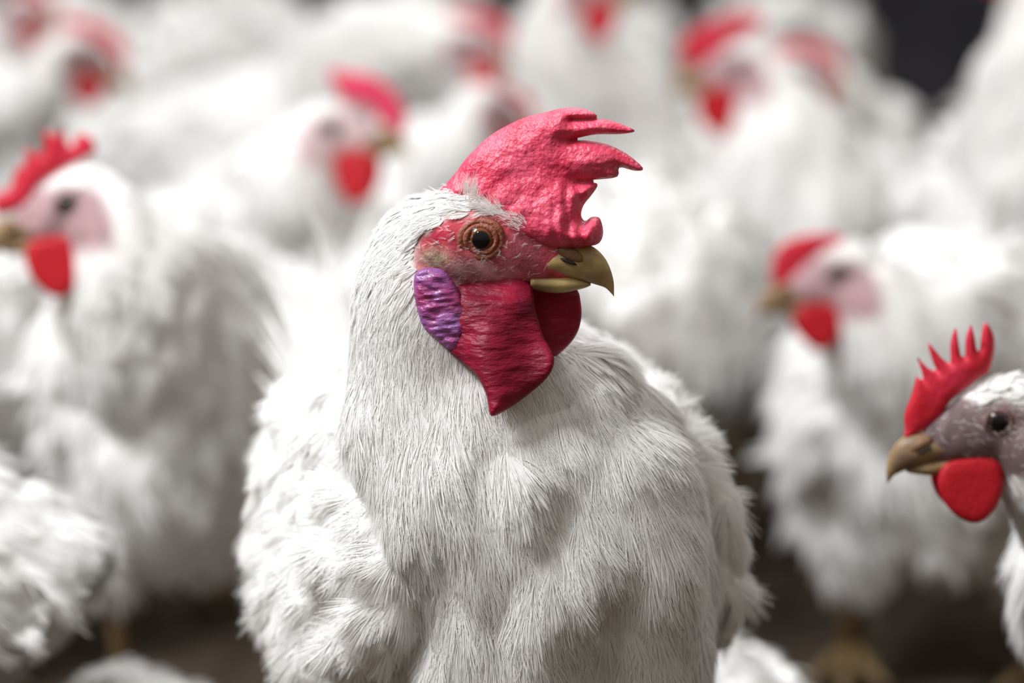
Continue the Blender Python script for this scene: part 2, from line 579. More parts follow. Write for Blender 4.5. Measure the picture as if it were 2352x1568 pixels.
def bird(spec):
    rooster = spec.get('rooster', False)
    s = spec.get('s', 1.0)
    hs = spec.get('hs', 0.94 if not rooster else 1.0)
    det = spec.get('det', 0)
    yaw = math.radians(spec['yaw'])
    fwd = Vector((math.cos(yaw), math.sin(yaw), 0))
    left = Vector((-math.sin(yaw), math.cos(yaw), 0))
    seed = spec['seed']
    hidden_head = 'head' not in spec
    if not hidden_head:
        H = at(*spec['head'])
    if 'root' in spec:
        root = Vector((spec['root'][0], spec['root'][1], 0))
    elif 'rpx' in spec:                       # torso centre seen at px at depth d
        q = at(spec['rpx'][0], 784, spec['rpx'][1])
        root = Vector((q.x, q.y, 0))
    else:
        root = Vector((H.x, H.y, 0)) - fwd * spec.get('lead', 0.11) * s + left * spec.get('side', 0.0)
    to_local = lambda w: np.array(((w - root).dot(fwd), (w - root).dot(left), w.z))
    if hidden_head:
        hp = spec.get('peck', (0.19, 0.0, 0.10))
        h0 = np.array(hp) * s
        spec.setdefault('hyaw', spec['yaw'])
        spec.setdefault('hpitch', -50)
    else:
        h0 = to_local(H)
    R = head_xf(spec)
    dz = spec.get('dz', 0.0)
    tp = math.radians(spec.get('tpitch', 8))      # torso pitch, chest up
    hd = lambda a: h0 + R @ (np.asarray(a, float) * hs)

    # torso
    T0 = np.array((0.0, 0.0, 0.235 * s + dz))
    ct, st = math.cos(tp), math.sin(tp)
    ax, up = np.array((ct, 0, st)), np.array((-st, 0, ct))
    Y = np.array((0.0, 1, 0))
    fat = spec.get('fat', 1.0)
    tor = [(0.122, 0.0, 0.020, 0.026), (0.112, 0.0, 0.048, 0.052), (0.09, 0.0, 0.073, 0.078), (0.05, 0.0, 0.091, 0.097), (0.0, 0.0, 0.099, 0.103),
           (-0.06, 0.0, 0.098, 0.098), (-0.12, 0.006, 0.086, 0.084), (-0.165, 0.016, 0.064, 0.063), (-0.20, 0.03, 0.040, 0.038),
           (-0.222, 0.042, 0.018, 0.016)]
    if rooster:
        tor = spec['torso']
    rings = [(T0 + (ax * x + up * z) * s, Y, up, hw * s * fat, hh * s, hh * s * (1.26 if rooster else 1.02)) for x, z, hw, hh in tor]
    parts = [loft(rings, 32)]
    # neck
    if 'neck' in spec:
        pts = [to_local(at(a, b, c)) for a, b, c, _ in spec['neck']]
        rad = [q[3] for q in spec['neck']]
        path = catmull(pts, 8)
        rr = np.interp(np.linspace(0, len(rad) - 1, len(path)), np.arange(len(rad)), rad)
    else:
        p3 = hd((-0.016, 0, -0.004))
        hf = R @ np.array((1.0, 0, 0))
        nd = np.array(spec.get('nd', (0, 0, 0)), float) if 'nd' in spec else (-0.45 * hf - 0.9 * Zax)
        nd = nd / np.linalg.norm(nd)
        p0 = T0 + (ax * 0.035 + up * 0.01) * s
        dist = np.linalg.norm(p3 - p0)
        p1 = p0 + (ax * 0.55 + up * 0.8) * dist * 0.38
        p2 = p3 + nd * dist * 0.42
        t = np.linspace(0, 1, 22)[:, None]
        path = (1 - t) ** 3 * p0 + 3 * (1 - t) ** 2 * t * p1 + 3 * (1 - t) * t * t * p2 + t ** 3 * p3
        nf = spec.get('nf', 1.0)
        rr = np.interp(t[:, 0], [0, 0.25, 0.5, 0.75, 0.9, 1], np.array([0.078, 0.068, 0.052, 0.037, 0.027, 0.021]) * s) * np.interp(
            t[:, 0], [0, 0.3, 0.8, 1], [1, nf, nf, 1])
        path, rr = path[::-1], rr[::-1]          # head to body
    parts.append(tube(path, rr, 22))
    # head
    hr = [(hd((x * PX, 0, (a + b) / 2 * PX)), R[:, 1], R[:, 2], w * PX * hs, (a - b) / 2 * PX * hs, (a - b) / 2 * PX * hs) for x, a, b, w in HEAD_RINGS]
    parts.append(loft(hr, 24))
    # thighs
    for sd in (1, -1):
        a = np.array((-0.01 * s, sd * 0.055 * s, 0.2 * s + dz))
        b = np.array((0.02 * s, sd * 0.058 * s, max(0.125 * s + dz, 0.045)))
        parts.append(tube([a, (a + b) / 2, b], [0.05 * s, 0.042 * s, 0.017 * s], 14))
    vox = 0.0015 if rooster else (0.0026 if det >= 2 else 0.0042)
    V, F = joinmesh(parts)
    me = remesh(V, F, vox, 18 if rooster else 9)
    nv = len(me.vertices)
    co = np.empty(nv * 3, np.float32)
    me.vertices.foreach_get('co', co)
    co = co.reshape(-1, 3).astype(float)
    no = np.empty(nv * 3, np.float32)
    me.vertex_normals.foreach_get('vector', no)
    no = no.reshape(-1, 3).astype(float)
    hx = (co - h0) @ R / hs                       # head coordinates
    if rooster:
        ed = np.empty(len(me.edges) * 2, np.int32)
        me.edges.foreach_get('vertices', ed)
        ed = ed.reshape(-1, 2)
        deg = np.bincount(ed.ravel(), minlength=nv)[:, None]
        wsm = np.clip((np.linalg.norm(hx, axis=1) - 0.05) / 0.06, 0, 1)[:, None] * 0.6
        for _ in range(180):
            acc = np.stack([np.bincount(ed[:, 0], co[ed[:, 1], q_], nv) + np.bincount(ed[:, 1], co[ed[:, 0], q_], nv) for q_ in range(3)], 1)
            co = co + (acc / np.maximum(deg, 1) - co) * wsm
        me.vertices.foreach_set('co', co.astype(np.float32).ravel())
        me.update()
        no = np.empty(nv * 3, np.float32)
        me.vertex_normals.foreach_get('vector', no)
        no = no.reshape(-1, 3).astype(float)
        hx = (co - h0) @ R / hs
    # lumpy plumage relief away from the head
    hdist = np.linalg.norm(hx - np.array((0.0, 0, 0)), axis=1)
    away = np.clip((hdist - 0.045) / 0.06, 0, 1)
    n1, n2 = SinNoise(seed * 3 + 1, 0.085), SinNoise(seed * 3 + 2, 0.035)
    q = co * np.array((1, 1, 0.6))
    amp = spec.get('lump', 1.0)
    co = co + no * ((n1(q) * 0.0035 + n2(q) * 0.0022) * away * amp)[:, None]
    if rooster:                                   # keel groove between the two breast muscles
        tx = (co - T0) @ ax
        front = np.clip((tx - 0.02) / 0.05, 0, 1) * np.clip((0.285 - co[:, 2]) / 0.03, 0, 1)
        co = co - no * (0.011 * front * np.exp(-((co[:, 1] - 0.0) / 0.011) ** 2))[:, None]
    me.vertices.foreach_set('co', co.astype(np.float32).ravel())
    me.update()
    # skin mask of the face
    ay = np.abs(hx[:, 1])
    nz = SinNoise(seed + 77, 0.012)(hx)
    nz2 = SinNoise(seed + 78, 0.005)(hx)
    x_, z_ = hx[:, 0], hx[:, 2]
    if rooster:
        zt = interp(x_, [-0.03, -0.012, 0.0, 0.012, 0.022, 0.03], [0.004, 0.0115, 0.0105, 0.0125, 0.017, 0.03])
        back = interp(z_, [-0.03, -0.015, 0.0, 0.012], [-0.026, -0.029, -0.027, -0.012])
    else:
        zt = interp(x_, [-0.03, -0.01, 0.0, 0.012, 0.022, 0.03], [-0.002, 0.009, 0.011, 0.012, 0.020, 0.03])
        back = interp(z_, [-0.03, -0.015, 0.0, 0.012], [-0.022, -0.024, -0.022, -0.006])
    skin = 1 / (1 + np.exp(-(zt - z_ + nz * 0.0012) / 0.0009))
    skin *= 1 / (1 + np.exp(-(x_ - back + nz * 0.0012) / 0.0009))
    skin *= 1 / (1 + np.exp(-(z_ + 0.030 + nz * 0.001) / 0.0012)) * (x_ > -0.05) * (np.abs(hx[:, 1]) < 0.05)
    white = np.array((0.90, 0.89, 0.875))
    if rooster:
        red = np.array(srgb(206, 76, 90)[:3])
        pale = np.array(srgb(200, 152, 164)[:3])
        mauve = np.array(srgb(150, 76, 88)[:3])
        c = np.tile(red, (nv, 1))
        w = np.clip(np.exp(-(((x_ + 0.002) / 0.018) ** 2 + ((z_ + 0.016) / 0.008) ** 2)) * (1.2 + 0.3 * nz), 0, 1)
        c = c * (1 - w[:, None]) + pale * w[:, None]
        w = np.clip(np.exp(-(((x_ - 0.020) / 0.010) ** 2 + ((z_ + 0.004) / 0.012) ** 2)) * (1 + 0.2 * nz), 0, 0.9)
        c = c * (1 - w[:, None]) + mauve * w[:, None]
        w = np.clip(np.exp(-(((x_ + 0.020) / 0.006) ** 2 + ((z_ + 0.009) / 0.005) ** 2)) * (1.2 + 0.3 * nz2), 0, 1)
        c = c * (1 - w[:, None]) + np.array(srgb(205, 188, 160)[:3]) * w[:, None]
        w = np.clip(np.exp(-(((x_ + 0.020) / 0.008) ** 2 + ((z_ - 0.001) / 0.0035) ** 2)) * 1.3, 0, 1)
        c = c * (1 - w[:, None]) + np.array(srgb(190, 48, 74)[:3]) * w[:, None]
    else:
        fc = spec.get('face', (184, 150, 154))
        c = np.tile(np.array(srgb(*fc)[:3]), (nv, 1))
        w = np.clip(np.exp(-(((x_ + 0.004) / 0.016) ** 2 + ((z_ - 0.002) / 0.009) ** 2)), 0, 1) * 0.55
        c = c * (1 - w[:, None]) + np.array(srgb(150, 124, 128)[:3]) * w[:, None]
    c = c * (1 + 0.16 * nz + 0.16 * nz2)[:, None]
    colr = white * (1 - skin[:, None]) + np.clip(c, 0.01, 1) * skin[:, None]
    set_col(me, colr)
    me.materials.append(M_BODY)
    me.polygons.foreach_set('use_smooth', np.ones(len(me.polygons), bool))
    rt = thing(spec['name'], spec['label'], spec.get('cat', 'chicken'), root, yaw, spec.get('group'))
    body = bpy.data.objects.new('body', me)
    me.name = 'body'
    COL.objects.link(body)
    body.parent = rt

    # flow of the feathers: from head down the neck, back along the body
    sp = [*path, *[T0 + (ax * x + up * z) * s for x, z, _, _ in tor[5:]]]
    sp = np.array(sp)
    tg = np.gradient(sp, axis=0)
    tg /= np.linalg.norm(tg, axis=1)[:, None] + 1e-9

    def flow(P, N, droop=0.35):
        D = np.zeros_like(P)
        W = np.zeros(len(P))
        for i in range(len(sp)):
            w = 1 / (((P - sp[i]) ** 2).sum(1) + 1e-4) ** 2
            D += tg[i] * w[:, None]
            W += w
        D /= W[:, None]
        hz = (P - h0) @ R / hs
        near = np.clip(1 - (np.linalg.norm(hz, axis=1) - 0.02) / 0.03, 0, 1)
        D = D * (1 - near[:, None]) + near[:, None] * (-R[:, 0] * 1.0 + -0.25 * R[:, 2])
        return D + np.array((0, 0, -droop)) * (1 - near[:, None])

    feath = np.clip(1 - skin * 1.15, 0, 1)
    hid = spec.get('nfeather', 0)
    n = {0: 900, 1: 1700, 2: 6000, 3: 20000}[det]
    wgt = feath * (1.0 + spec.get('headden', 3.0 if det >= 2 else 0.5) * np.clip(1 - hdist / 0.09, 0, 1))
    if rooster:                                     # the side shown by the photo gets the plumage first
        cdir = np.array(((Vector((0, 0, CAM_Z)) - root).dot(fwd), (Vector((0, 0, CAM_Z)) - root).dot(left), 0.3))
        cdir /= np.linalg.norm(cdir)
        wgt = wgt * np.where(no @ cdir > -0.35, 1.0, 0.3)
        wgt = wgt * np.where(co[:, 2] < 0.13, 0.35, 1.0)
    P, N = sample_surface(me, n, wgt, seed)
    hP = np.linalg.norm((P - h0) @ R / hs, axis=1)
    k = np.clip((hP - 0.02) / 0.09, 0, 1)
    onneck = np.clip((P[:, 2] - (T0[2] + 0.06 * s)) / 0.05, 0, 1)
    Lb = {0: 0.034, 1: 0.030, 2: 0.024, 3: 0.019}[det]
    Lg = (0.008 + k * (Lb - 0.008)) * s
    Wd = (0.0035 + k * ({0: 0.020, 1: 0.016, 2: 0.012, 3: 0.009}[det] - 0.0035)) * s * (1 - 0.35 * onneck)
    lift = 0.04 + 0.08 * k * (1 - 0.7 * onneck)
    clump = SinNoise(seed + 5, 0.03)(P)
    barbs = {0: 5, 1: 6, 2: 12, 3: 17}[det]
    bw = {0: 0.0042, 1: 0.0028, 2: 0.0008, 3: 0.00035}[det] * s
    V, F, VN = feathers(P, N, flow(P, N), Lg, Wd, lift, 0.10 * k, barbs, bw, {0: 2, 1: 2, 2: 3, 3: 3}[det], seed,
                    jitter=0.16, ruffle=np.clip(clump, -0.5, 1) * 0.10 * k * (1 - 0.75 * onneck))
    fc = np.ones((len(V), 3))
    plum = mesh_obj('plumage', V, F, M_FEATHER, rt, fc, soft=(VN, 0.85))
    plum['kind'] = 'stuff'

    if rooster or det >= 2:                     # fine white bristles scattered over the bare face
        bw_ = skin * np.clip(1 - hdist / 0.05, 0, 1) * np.where(x_ < 0.03, 1, 0.2)
        P, N = sample_surface(me, 520 if rooster else 260, bw_, seed + 40)
        V, F, VN = feathers(P, N, np.tile(-R[:, 0] - 0.3 * R[:, 2], (len(P), 1)), np.full(len(P), 0.0042), np.full(len(P), 0.0006), np.full(len(P), 0.12),
                            0.0, 2, 0.00013, 2, seed + 41, jitter=0.5)
        if rooster:                             # the tuft of longer bristles standing along the foot of the comb
            tr_ = np.random.default_rng(5)
            for sd_ in (1, -1):
                t_ = tr_.uniform(0, 1, 150) ** 1.1
                hp = np.stack([(-42 + 140 * t_ + tr_.normal(0, 9, 150)) * PX, sd_ * (0.0150 - 0.002 * t_), (112 - 78 * t_ + tr_.normal(0, 9, 150)) * PX], 1)
                dd_ = np.stack([-0.75 + 0.9 * (t_ < 0.25) + tr_.normal(0, 0.25, 150), 0.15 * sd_ * np.ones(150), 0.35 + 0.55 * (t_ < 0.25) + tr_.normal(0, 0.2, 150)], 1)
                V2, F2, VN2 = feathers(h0 + hp @ R.T, np.tile(R[:, 1] * sd_, (150, 1)), dd_ @ R.T, 0.0085 * (1.15 - 0.55 * t_), np.full(150, 0.0012),
                                      np.full(150, 0.06), 0.05, 2, 0.00022, 3, 43 + sd_, jitter=0.1)
                F = np.concatenate([F, F2 + len(V)])
                V = np.concatenate([V, V2])
                VN = np.concatenate([VN, VN2])
        fb = mesh_obj('face_bristles', V, F, M_FEATHER, rt, np.ones((len(V), 3)), soft=(VN, 0.9))
        fb['kind'] = 'stuff'

    # wings
    wl = spec.get('wing', 1.0)
    for sd in (1, -1):
        prof = [(0.085, -0.005, 0.010, 0.022), (0.075, -0.004, 0.017, 0.042), (0.045, 0.0, 0.021, 0.060), (-0.005, 0.004, 0.021, 0.068),
                (-0.07, 0.010, 0.017, 0.062), (-0.13, 0.018, 0.012, 0.046), (-0.18, 0.026, 0.008, 0.028), (-0.215, 0.032, 0.004, 0.010)]
        if rooster:
            prof = [(a - 0.022, b - 0.006, c_ * 1.25, d_ * 1.12) for a, b, c_, d_ in prof]
        wr = []
        for x, z, th, hh in prof:
            hw = np.interp(-x, [-t_[0] for t_ in tor], [t_[2] for t_ in tor]) * fat
            off = max(hw, 0.035) * 0.93 + 0.004
            tilt = 0.22
            u2 = up * math.cos(tilt) - Y * sd * math.sin(tilt)
            s2 = Y * sd * math.cos(tilt) + up * math.sin(tilt)
            wr.append((T0 + (ax * x + up * (z + 0.012) + Y * sd * off) * s, s2, u2, th * s, hh * s, hh * s))
        WV, WF = loft(wr, 20)
        wm = remesh(WV, WF, 0.003 if det >= 2 else 0.005, 5)
        nv2 = len(wm.vertices)
        c2 = np.empty(nv2 * 3, np.float32); wm.vertices.foreach_get('co', c2); c2 = c2.reshape(-1, 3).astype(float)
        m2 = np.empty(nv2 * 3, np.float32); wm.vertex_normals.foreach_get('vector', m2); m2 = m2.reshape(-1, 3).astype(float)
        c2 = c2 + m2 * ((SinNoise(seed + 30, 0.03)(c2) * 0.003))[:, None]
        wm.vertices.foreach_set('co', c2.astype(np.float32).ravel())
        wm.update()
        set_col(wm, np.tile(white, (nv2, 1)))
        wm.materials.append(M_BODY)
        wm.polygons.foreach_set('use_smooth', np.ones(len(wm.polygons), bool))
        wo = bpy.data.objects.new('wing', wm)
        COL.objects.link(wo)
        wo.parent = rt
        nw = {0: 260, 1: 420, 2: 1300, 3: 4800}[det]
        P, N = sample_surface(wm, nw, None, seed + 60 + sd)
        D = np.tile(-ax * 0.8 - up * 0.55, (len(P), 1))
        lw = {0: 0.036, 1: 0.034, 2: 0.028, 3: 0.018}[det] * s
        V, F, VN = feathers(P, N, D, np.full(len(P), lw), np.full(len(P), lw * 0.55), np.full(len(P), 0.12), 0.10,
                        barbs, bw, 3, seed + 61 + sd, jitter=0.22, ruffle=np.clip(SinNoise(seed + 31, 0.022)(P), -0.4, 1) * 0.16)
        wp = mesh_obj('wing_feathers', V, F, M_FEATHER, wo, np.ones((len(V), 3)), soft=(VN, 0.85))
        wp['kind'] = 'stuff'

    # tail
    tb = T0 + (ax * -0.195 + up * 0.03) * s
    ta = math.radians(spec.get('tail', 38))
    tr = np.random.default_rng(seed + 90)
    nt_ = 46
    f = tr.uniform(-1, 1, nt_)
    lay = tr.uniform(-1, 1, nt_)
    el = ta + 0.22 * (1 - np.abs(f)) + 0.18 * lay
    D = -ax * np.cos(el)[:, None] + up * np.sin(el)[:, None] + Y * (0.40 * f)[:, None]
    D /= np.linalg.norm(D, axis=1)[:, None]
    Nn = np.cross(np.cross(D, up + Y * 0.02), D) * np.sign(lay + 0.2)[:, None] + Y * (0.8 * f)[:, None]
    Nn /= np.linalg.norm(Nn, axis=1)[:, None]
    Pt = tb - D * 0.03 + Y * (0.022 * f * s)[:, None] + up * (0.012 * lay * s)[:, None]
    tl = spec.get('taillen', 1.0)
    V, F, VN = feathers(Pt, Nn, D, (0.135 * tl + 0.02) * s * (1 - 0.2 * np.abs(f)), np.full(nt_, 0.026 * s), np.full(nt_, 0.03), 0.10, max(barbs, 9),
                        max(bw, 0.0012) * 1.3, 3, seed + 91, jitter=0.08)
    mesh_obj('tail', V, F, M_FEATHER, rt, np.ones((len(V), 3)), soft=(VN, 0.5))

    # legs
    for sd in (1, -1):
        if 0.14 * s + dz < 0.04:
            break
        k_ = np.array((0.02 * s, sd * 0.058 * s, 0.14 * s + dz))
        a_ = np.array((0.005 * s, sd * 0.06 * s, 0.022))
        lp = [tube([k_, (k_ + a_) / 2 + np.array((-0.004, 0, 0)), a_], [0.0095 * s, 0.0075 * s, 0.009 * s], 10)]
        for ang, ln in ((0, 0.06), (32, 0.05), (-32, 0.05), (180, 0.022)):
            dv = np.array((math.cos(math.radians(ang)), math.sin(math.radians(ang)), 0))
            lp.append(tube([a_ + np.array((0, 0, -0.002)), a_ + dv * ln * 0.5 * s + np.array((0, 0, -0.012)), a_ + dv * ln * s + np.array((0, 0, -0.0165))],
                           [0.008 * s, 0.006 * s, 0.0025 * s], 8))
        v, fa = joinmesh(lp)
        mesh_obj('leg', v, fa, M_LEG, rt)

    def place(Vabc, side=1, f=None):
        """(forward, up, thickness) sheet coordinates to the bird's frame; f gives the sideways place of the sheet"""
        a, b, c_ = Vabc[:, 0], Vabc[:, 1], Vabc[:, 2]
        y = c_ + (f(a, b) if f is not None else 0)
        return h0 + (np.stack([a, y * side, b], 1) * hs) @ R.T

    hh_ = 0.0007 if rooster else (0.0009 if det >= 2 else 0.0016)
    near_side = spec.get('near', -1)            # which flank of the head the photo shows: -1 = right
    # comb
    if rooster:
        O = densify(px_outline(ROOSTER_COMB), 3)
        V, F, sd = inflate(O, hh_, 0.0078, 0.013)
        V[:, 2] *= 1 + 0.75 * np.clip((0.026 - V[:, 1]) / 0.022, 0, 1)
        bmp = SinNoise(4, 0.012)(V) * 0.0004 + SinNoise(8, 0.0035)(V) * 0.00012
        V[:, 2] += np.sign(V[:, 2]) * bmp * np.clip(sd / 0.004, 0, 1)
        # folds running down the front of the comb to the beak
        fr = np.clip((V[:, 0] - 0.026) / 0.012, 0, 1) * np.clip(sd / 0.003, 0, 1)
        fr = fr * np.clip((0.024 - V[:, 1]) / 0.004, 0, 1)
        V[:, 2] += np.sign(V[:, 2]) * fr * 0.0008 * np.sin(V[:, 0] / 0.0045 * 2 * math.pi * 0.8 + V[:, 1] * 90)
        lean = lambda a, b: near_side * (0.001 - np.clip(b - 0.012, 0, 1) * 0.12 + 0.003 * np.sin((a - 0.02) * 60) * np.clip((b - 0.03) / 0.02, 0, 1))
        mesh_obj('comb', place(V, 1, lean), F, M_COMB, rt)
    else:
        if 'comb_px' in spec:                   # profile of this hen's comb about her eye, turned level
            ex, ey, dd = spec['head']
            A = np.array(spec['comb_px'], float)
            sg = 1 if math.cos(math.radians(spec['hyaw'])) > 0 else -1
            uv = np.stack([(A[:, 0] - ex) * sg, ey - A[:, 1]], 1) * dd / FPX / hs
            a_ = -math.radians(spec['hpitch'])
            O = np.stack([uv[:, 0] * math.cos(a_) - uv[:, 1] * math.sin(a_), uv[:, 0] * math.sin(a_) + uv[:, 1] * math.cos(a_)], 1)
        else:
            O = hen_comb_outline(spec.get('comb', 'round'), spec.get('combh', 1.0))
        O = catmull(O, 3, closed=True)
        V, F, sd = inflate(O, hh_, 0.0034, 0.006)
        cl = spec.get('combl', 0.0)
        lean = lambda a, b: np.clip(b - 0.013, 0, 1) * cl + 0.0015 * np.sin(a * 160) * np.clip((b - 0.012) / 0.015, 0, 1)
        mesh_obj('comb', place(V, 1, lean), F, spec.get('combmat', M_HCOMB), rt)
    # wattles and ear lobes
    for side in (1, -1):
        near = side == near_side
        if rooster:
            O = px_outline(ROOSTER_WATTLE if near else ROOSTER_WATTLE_FAR)
            O = densify(O, 4)
            V, F, sd = inflate(O, hh_, 0.0042, 0.010)
            rip = SinNoise(17 + side, 0.012)(V * np.array((0.6, 1.6, 1))) * 0.0003
            V[:, 2] += np.sign(V[:, 2]) * rip * np.clip(sd / 0.004, 0, 1)
            y0 = 0.0135 if near else 0.0105
            fy = lambda a, b: y0 - 0.007 * np.clip((b + 0.0265) / 0.007, 0, 1) - np.clip(a - 0.012, 0, 1) * 0.10 + 0.0030 * np.sin(a * 190 + 0.6) * np.clip((-b - 0.024) / 0.02, 0, 1) + np.clip(-b - 0.024, 0, 1) * (0.30 if near else 0.05)
        else:
            V, F, sd = inflate(catmull(HEN_WATTLE * np.array((1, 1)) if spec.get('wat', 1) == 1 else HEN_WATTLE * np.array((1, spec['wat'])) + np.array((0, -0.018 * (1 - spec['wat']))), 4, closed=True), hh_, 0.003, 0.006)
            fy = lambda a, b: 0.0085 + np.clip(-b - 0.02, 0, 1) * 0.12
        mesh_obj('wattle', place(V * np.array((1, 1, 1)), side, fy), F, M_WATTLE if rooster else M_HWATTLE, rt)
        O = px_outline(ROOSTER_LOBE) if rooster else HEN_LOBE * spec.get('lobe', 0.75) + np.array((-0.022, -0.018)) * (1 - spec.get('lobe', 0.75))
        V, F, sd = inflate(catmull(O, 4, closed=True), hh_, 0.0042 if rooster else 0.002, 0.007)
        if rooster:
            wr_ = SinNoise(27, 0.0042)(V * np.array((0.4, 1.3, 1)) @ np.array(((0.92, -0.38, 0), (0.38, 0.92, 0), (0, 0, 1)))) * 0.0005
            V[:, 2] += np.sign(V[:, 2]) * wr_ * np.clip(sd / 0.003, 0, 1)
        fy = (lambda a, b: 0.0150 + np.clip(-b - 0.02, 0, 1) * 0.10) if rooster else (lambda a, b: 0.0145 + 0 * a)
        mesh_obj('earlobe', place(V, side, fy), F, M_LOBE if rooster else M_HLOBE, rt)
        # eye
        ec = np.array((0.0, side * 0.0092, 0.0))
        ax_e = np.array((0.10, side * 0.99, 0.03)); ax_e /= np.linalg.norm(ax_e)
        ta_ = np.cross(ax_e, Zax); ta_ /= np.linalg.norm(ta_)
        tb_ = np.cross(ta_, ax_e)
        re = 0.0077
        EV, EF, EC = [], [], []
        nr, ns = 14, 24
        for i in range(nr + 1):
            th = math.pi * 0.62 * i / nr
            for j in range(ns):
                ph = 2 * math.pi * j / ns
                EV.append(ec + re * (ax_e * math.cos(th) + (ta_ * math.cos(ph) + tb_ * math.sin(ph)) * math.sin(th)))
                EC.append(math.sin(th) * re / 0.0082 if th < math.pi / 2 else 1.0)
        for i in range(nr):
            for j in range(ns):
                a, b = i * ns + j, i * ns + (j + 1) % ns
                EF.append((a, a + ns, b + ns, b))
        EV = np.array([hd(v) for v in EV])
        EC = np.array(EC)
        eo = mesh_obj('eye', EV, EF, M_EYE if rooster else M_HEYE, rt, np.stack([EC] * 3, 1))
        # eyelids: rounded rings round the eye
        lv = []
        for Rm, rm, sh in (((0.0062, 0.0013, 0.0052), (0.0083, 0.0017, 0.0042)) if rooster else ((0.0062, 0.0014, 0.0050),)):
            rp = []
            nn_ = 30
            for i in range(nn_):
                ph = 2 * math.pi * i / nn_
                rp.append((ec + ax_e * (sh + (0.0004 * math.cos(2 * ph))) + (ta_ * math.cos(ph) * 1.06 + tb_ * math.sin(ph) * 0.94) * Rm))
            vv, ff = [], []
            mt = 8
            for i in range(nn_):
                ph = 2 * math.pi * i / nn_
                rad_ = ta_ * math.cos(ph) + tb_ * math.sin(ph)
                for j in range(mt):
                    q_ = 2 * math.pi * j / mt
                    vv.append(hd(rp[i] + (rad_ * math.cos(q_) + ax_e * math.sin(q_)) * rm * (1.0 + 0.25 * math.sin(3 * ph + 1))))
                    ff.append((i * mt + j, ((i + 1) % nn_) * mt + j, ((i + 1) % nn_) * mt + (j + 1) % mt, i * mt + (j + 1) % mt))
            lv.append((vv, ff))
        v, f_ = joinmesh(lv)
        mesh_obj('eyelid', v, f_, M_LID if rooster else M_HLID, eo)

    # beak
    def pxring(x, top, bot, w):
        return (hd((x * PX, 0, (top + bot) / 2 * PX)), R[:, 1], R[:, 2], w * PX * hs, (top - bot) / 2 * PX * hs, (top - bot) / 2 * PX * hs)
    ub = [(118, -48, -88, 46), (150, -25, -89, 45), (185, -14, -93, 41), (215, -12, -99, 36), (240, -17, -105, 30), (262, -30, -111, 24),
          (280, -50, -117, 17), (292, -75, -128, 11), (299, -102, -136, 6), (300, -122, -140, 2)]
    ubx = catmull(np.array(ub), 3)
    v, f_ = loft([pxring(*q_) for q_ in ubx], 20)
    bk = M_BEAK if rooster else M_HBEAK
    mesh_obj('upper_beak', v, f_, bk, rt)
    lb = [(112, -82, -122, 42), (150, -82, -130, 38), (185, -86, -130, 31), (212, -92, -124, 22), (236, -101, -117, 11), (246, -106, -112, 4)]
    v, f_ = loft([pxring(*q_) for q_ in catmull(np.array(lb), 3)], 18)
    mesh_obj('lower_beak', v, f_, bk, rt)
    if rooster or det >= 1:
        for side in (1, -1):
            c0 = np.array((0.0385, side * 0.0062, -0.0072))
            rg = []
            for t_ in np.linspace(-1, 1, 9):
                r_ = math.sqrt(max(1 - t_ * t_, 0.02))
                rg.append((hd(c0 + np.array((t_ * 0.0062, -side * 0.0016 * (t_ * .5 + .5), -t_ * 0.0022))), R[:, 1], R[:, 2], 0.0026 * r_ * hs, 0.0032 * r_ * hs, 0.0032 * r_ * hs))
            v, f_ = loft(rg, 12)
            no_ = mesh_obj('nostril', v, f_, M_CERE, rt)
            rg = []
            c1 = c0 + np.array((-0.001, side * 0.0011, -0.0026))
            for t_ in np.linspace(-1, 1, 7):
                r_ = math.sqrt(max(1 - t_ * t_, 0.02))
                rg.append((hd(c1 + np.array((t_ * 0.0036, -side * 0.0006 * t_, -t_ * 0.0014))), R[:, 1], R[:, 2], 0.0012 * r_ * hs, 0.0009 * r_ * hs, 0.0009 * r_ * hs))
            v, f_ = loft(rg, 8)
            mesh_obj('nostril_opening', v, f_, M_NOSTRIL, no_)
    return rt


# ------------------------------------------------------------------ setting
def litter_floor():
    n = 160
    xs = np.linspace(-6, 6, n)
    ys = np.linspace(0.2, 6.4, n)
    gx, gy = np.meshgrid(xs, ys, indexing='ij')
    P = np.stack([gx.ravel(), gy.ravel(), np.zeros(n * n)], 1)
    P[:, 2] = -0.004 + 0.003 * SinNoise(3, 0.12)(P) - 0.003
    i, j = np.meshgrid(np.arange(n - 1), np.arange(n - 1), indexing='ij')
    b = (i * n + j).ravel()
    F = np.stack([b, b + n, b + n + 1, b + 1], 1)
    m = principled('brown_litter', srgb(50, 41, 33), 0.9, bump=(60, 1.0), var=(26, srgb(80, 69, 58)), spec=0.1)
    o = mesh_obj('floor', P, F, m)
    o['kind'] = 'structure'


def back_wall():
    V = [(-6, 6.4, -0.02), (6, 6.4, -0.02), (6, 6.5, -0.02), (-6, 6.5, -0.02)]
    V += [(x, y, 2.4) for x, y, _ in V]
    F = [(0, 1, 5, 4), (1, 2, 6, 5), (2, 3, 7, 6), (3, 0, 4, 7), (4, 5, 6, 7), (3, 2, 1, 0)]
    m = principled('dark_barn_wall', srgb(44, 43, 47), 0.85, bump=(20, 0.4), var=(3, srgb(62, 61, 66)), spec=0.15)
    o = mesh_obj('wall_back', V, F, m, smooth=False)
    o['kind'] = 'structure'


litter_floor()
back_wall()

